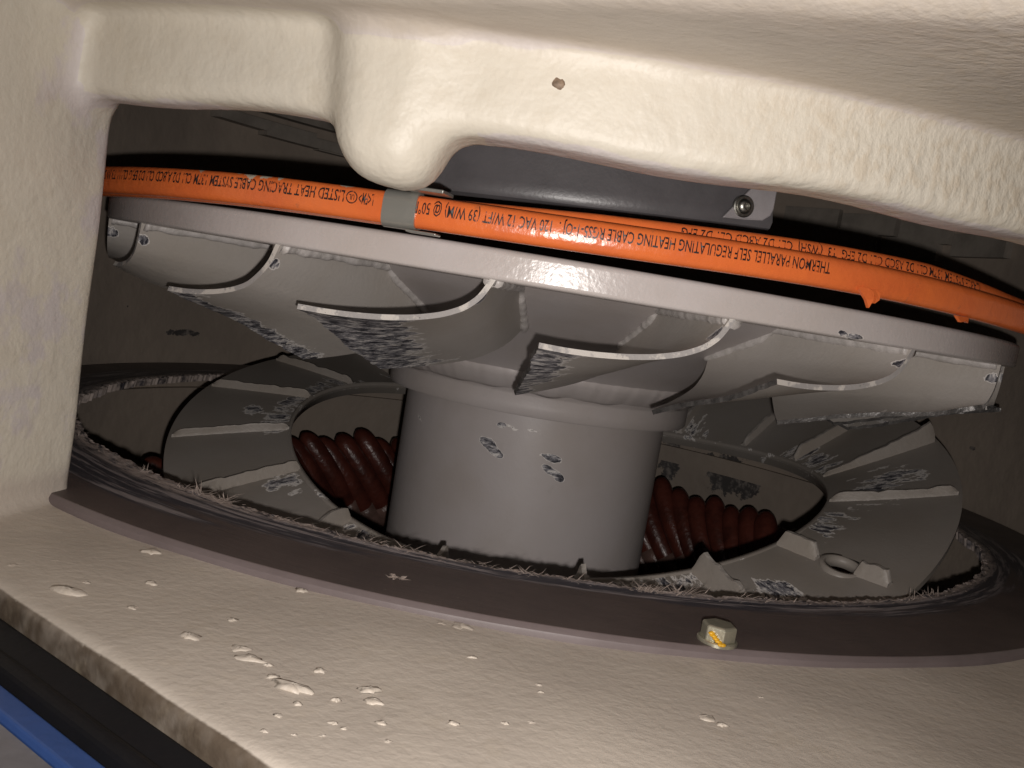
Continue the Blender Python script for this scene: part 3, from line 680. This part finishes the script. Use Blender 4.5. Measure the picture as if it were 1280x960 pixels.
def text_mesh(s):
    cu = bpy.data.curves.new('t', 'FONT'); cu.body = s; cu.size = 1; cu.resolution_u = 2; cu.offset = .012
    ob = bpy.data.objects.new('t', cu); COL.objects.link(ob); dg = bpy.context.evaluated_depsgraph_get()
    me = bpy.data.meshes.new_from_object(ob.evaluated_get(dg)); bpy.data.objects.remove(ob); bpy.data.curves.remove(cu); return me
def print_on(s, t_start, t_end, zoff, cap, r, zf, parent, slant=0.0):
    me = text_mesh(s); n = len(me.vertices); co = np.zeros(n*3); me.vertices.foreach_get('co', co); co = co.reshape(-1, 3)
    x = (co[:, 0]-co[:, 0].min())/(np.ptp(co[:, 0])+1e-9); y = (co[:, 1]-.35)/.7*cap
    th = t_start + (t_end-t_start)*x
    z = np.array([zf(t) for t in th]) + zoff - y
    bulge = .00014 + .0036*np.power(np.maximum(0, 1-np.power(np.abs(zoff-y)/.0054, 2/.62)), .40)
    r = r + bulge
    nv = np.stack([r*np.cos(th), r*np.sin(th), z], 1); me.vertices.foreach_set('co', nv.ravel()); me.update(); me.name = 'printed_text'
    o = link('printed_text', me, INK, parent, smooth=False); return o
def ang_at(x, y, r): P = on_cyl(x, y, r); return math.atan2(P[1], P[0])
RF = .2675
print_on('THERMON PARALLEL SELF REGULATING HEATING CABLE RGS5-1-OJ .  120 VAC 12 W/FT (39 W/M) @ 50\u00b0F', ang_at(1029, 340, RF), ang_at(523, 258, RF), .0012, .0038, RF, zc1, c1)
print_on('LISTED HEAT TRACING CABLE SYSTEM 137M CL1 D2 A,BCD CL1 D2 EF,G CL111 T3 (WSH) CL1 ZN1 AEX', ang_at(437, 245, RF), ang_at(118, 210, RF), .0016, .0038, RF, zc1, c1)
print_on('L<FM>', ang_at(473, 249, RF), ang_at(455, 247, RF), .0016, .0038, RF, zc1, c1)
R2F = .2605; z2 = lambda t: zc1(t)+up2(t)
print_on('CABLE SYSTEM 137M CL1 D2 ABCD CL1 D2 EFG  T3  (WSH)  CL1 D2 ABCD CL1 D2 EFG', ang_at(1215, 355, R2F), ang_at(850, 280, R2F), .0024, .0032, R2F, z2, c2)
# round approval mark
ta = ang_at(446, 247, RF); V, F = [], []
for rr in (.0021, .0017):
    for q in range(32): a = q*math.pi/16; V.append(pol(RF+.0036, ta+rr*math.cos(a)/RF, zc1(ta)+.0016+rr*math.sin(a)))
F = grid_faces(2, 32, False, True); mesh('printed_mark', V, F, INK, c1, smooth=False)
print_on('UL', ta+.0010/RF, ta-.0010/RF, .0016, .0018, RF, zc1, c1)
# nick with a curled flap of jacket
def flap(px, py, pts, th=.0007):
    P = on_cyl(px, py, .2706); V = []; 
    t = math.atan2(P[1], P[0]); tg = np.array([-math.sin(t), math.cos(t), 0]); er = np.array([math.cos(t), math.sin(t), 0])
    for a_, b_, c_ in pts:
        p = P + tg*a_ + np.array([0, 0, b_]) + er*c_; V += [p+er*th, p-er*th]
    n_ = len(pts); F = [(2*i, 2*i+1, 2*((i+1) % n_)+1, 2*((i+1) % n_)) for i in range(n_)] + [[2*i for i in range(n_)], [2*i+1 for i in range(n_)][::-1]]
    return mesh('jacket_flap', V, F, ORANGE, c1, smooth=False, attrs={'wear': np.zeros(len(V))})
flap(1076, 364, [(-.002, .0012, 0), (.001, .0016, .001), (.0030, .0005, .0022), (.0026, -.0022, .0034), (.0016, -.0052, .0030), (.0002, -.0026, .0026), (-.0012, -.0004, .0012)])
flap(1088, 366, [(-.0012, .0010, 0), (.0014, .0014, 0), (.0030, .0004, .0008), (.0024, -.0020, .0016), (.0006, -.0034, .0018), (.0012, -.0012, .0012)])
flap(1203, 398, [(-.003, .0006, -.001), (.004, .0008, -.001), (.0028, -.0013, 0), (.0008, -.0009, 0), (-.0012, -.0015, 0)])
# clamp
clamp = empty('cable_clamp', pol(.2675, R(-101.3), .110)); tag(clamp, 'bent sheet metal clamp holding the orange cable under the cream lug', 'clamp')
CI = Matrix.Translation(-clamp.location)
V = []; ts = np.linspace(ang_at(479, 256, .2711), ang_at(520, 263, .2711), 14); m = 32
for t in ts:
    for k_ in (1, 0):
        for q in range(m):
            a = 2*math.pi*q/m; ca, sa = math.cos(a), math.sin(a); e_ = .80; g_ = .0009 if k_ else .0001
            V.append(pol(.2675+(.0036+g_)*abs(ca)**e_*math.copysign(1, ca), t, zc1(t)+(.0054+g_)*abs(sa)**.62*math.copysign(1, sa)))
n_ = len(ts); F = []
idx = lambda i, k_, q: i*2*m + (0 if k_ else m) + q % m
for i in range(n_-1):
    for q in range(m):
        F.append((idx(i, 1, q), idx(i, 1, q+1), idx(i+1, 1, q+1), idx(i+1, 1, q))); F.append((idx(i, 0, q+1), idx(i, 0, q), idx(i+1, 0, q), idx(i+1, 0, q+1)))
for q in range(m):
    F.append((idx(0, 1, q+1), idx(0, 1, q), idx(0, 0, q), idx(0, 0, q+1))); F.append((idx(n_-1, 1, q), idx(n_-1, 1, q+1), idx(n_-1, 0, q+1), idx(n_-1, 0, q)))
o = mesh('band', V, F, BAND, None); sharp(o, 40); o.parent = clamp; o.matrix_parent_inverse = CI
er = pol(1, R(-100), 0); tg = np.array([-er[1], er[0], 0])
o = mesh('tab', box_verts(pol(.2735, R(-99.6), .1225), er*.006, tg*.007, np.array([0, 0, .0006])), BOXF, BAND, None, smooth=False); bevel(o, .0003); o.parent = clamp; o.matrix_parent_inverse = CI
o = mesh('lower_tab', box_verts(pol(.2690, R(-99.8), .1093), er*.003, tg*.0052, np.array([0, 0, .0004])), BOXF, BAND, None, smooth=False); bevel(o, .0003); o.parent = clamp; o.matrix_parent_inverse = CI

# ------------------------------------------------------------------ dark sheet baffle with bracket and screw behind the cable
baf = empty('sheet_baffle', pol(.215, R(-88), .127)); tag(baf, 'dark grey sheet metal baffle with screwed corner plate behind the cables', 'baffle')
BI = Matrix.Translation(-baf.location)
def BF(o): o.parent = baf; o.matrix_parent_inverse = BI; return o
rb = .215; tA = ang_at(500, 225, rb); tB = ang_at(968, 255, rb)
V = []; n_ = 60; prof = [(.209, .1285), (.2125, .1272), (.2150, .1285), (.2160, .1310), (.2150, .1345), (.2150, .175), (.2135, .175), (.2135, .1345), (.2128, .131), (.211, .1297)]
for i in range(n_):
    s = i/(n_-1); t = tA+(tB-tA)*s; zo = float(np.interp(s, [0, .5, 1], [0, .0025, .0068])); 
    for r, z in prof:
        V.append(pol(r, t, z+zo))
m = len(prof); F = grid_faces(n_, m, False, True) + [list(range(m))[::-1], list(range((n_-1)*m, n_*m))]
F = [f[::-1] for f in F]; BF(sharp(mesh('sheet', V, F, BAFFLE), 40))
pp = [on_cyl(x, y, .2185) for x, y in [(902, 272), (948, 226), (972, 230), (966, 262), (962, 270), (952, 276), (930, 275)]]
V = []
for p in pp:
    e = np.array([p[0], p[1], 0]); e /= np.linalg.norm(e); V += [p+e*.0008, p-e*.0010]
n_ = len(pp); F = [(2*i, 2*((i+1) % n_), 2*((i+1) % n_)+1, 2*i+1) for i in range(n_)] + [[2*i for i in range(n_)][::-1], [2*i+1 for i in range(n_)]]
BF(bevel(mesh('corner_plate', V, F, PLATE, None, smooth=False), .0005))
P = on_cyl(930, 258, .2195); e = np.array([P[0], P[1], 0]); e /= np.linalg.norm(e); ax = Vector(e).to_track_quat('Z', 'Y').to_matrix()
def dome(name, prof, mat, nseg=28):
    V = [P + np.array(ax @ Vector((r*math.cos(2*math.pi*q/nseg), r*math.sin(2*math.pi*q/nseg), z))) for r, z in prof for q in range(nseg)]
    m_ = len(prof); F = [f[::-1] for f in grid_faces(m_, nseg, False, True)] + [list(range((m_-1)*nseg, m_*nseg))]
    return BF(mesh(name, V, F, mat))
sharp(dome('washer', [(.0042, -.0012), (.0042, .0001), (.0038, .0004), (.0005, .0004)], ZINC))
sharp(dome('screw', [(.0030, .0002), (.0030, .0008), (.0026, .0016), (.0018, .0021), (.0013, .0022), (.0011, .0010), (.0002, .0009)], ZINC), 50)
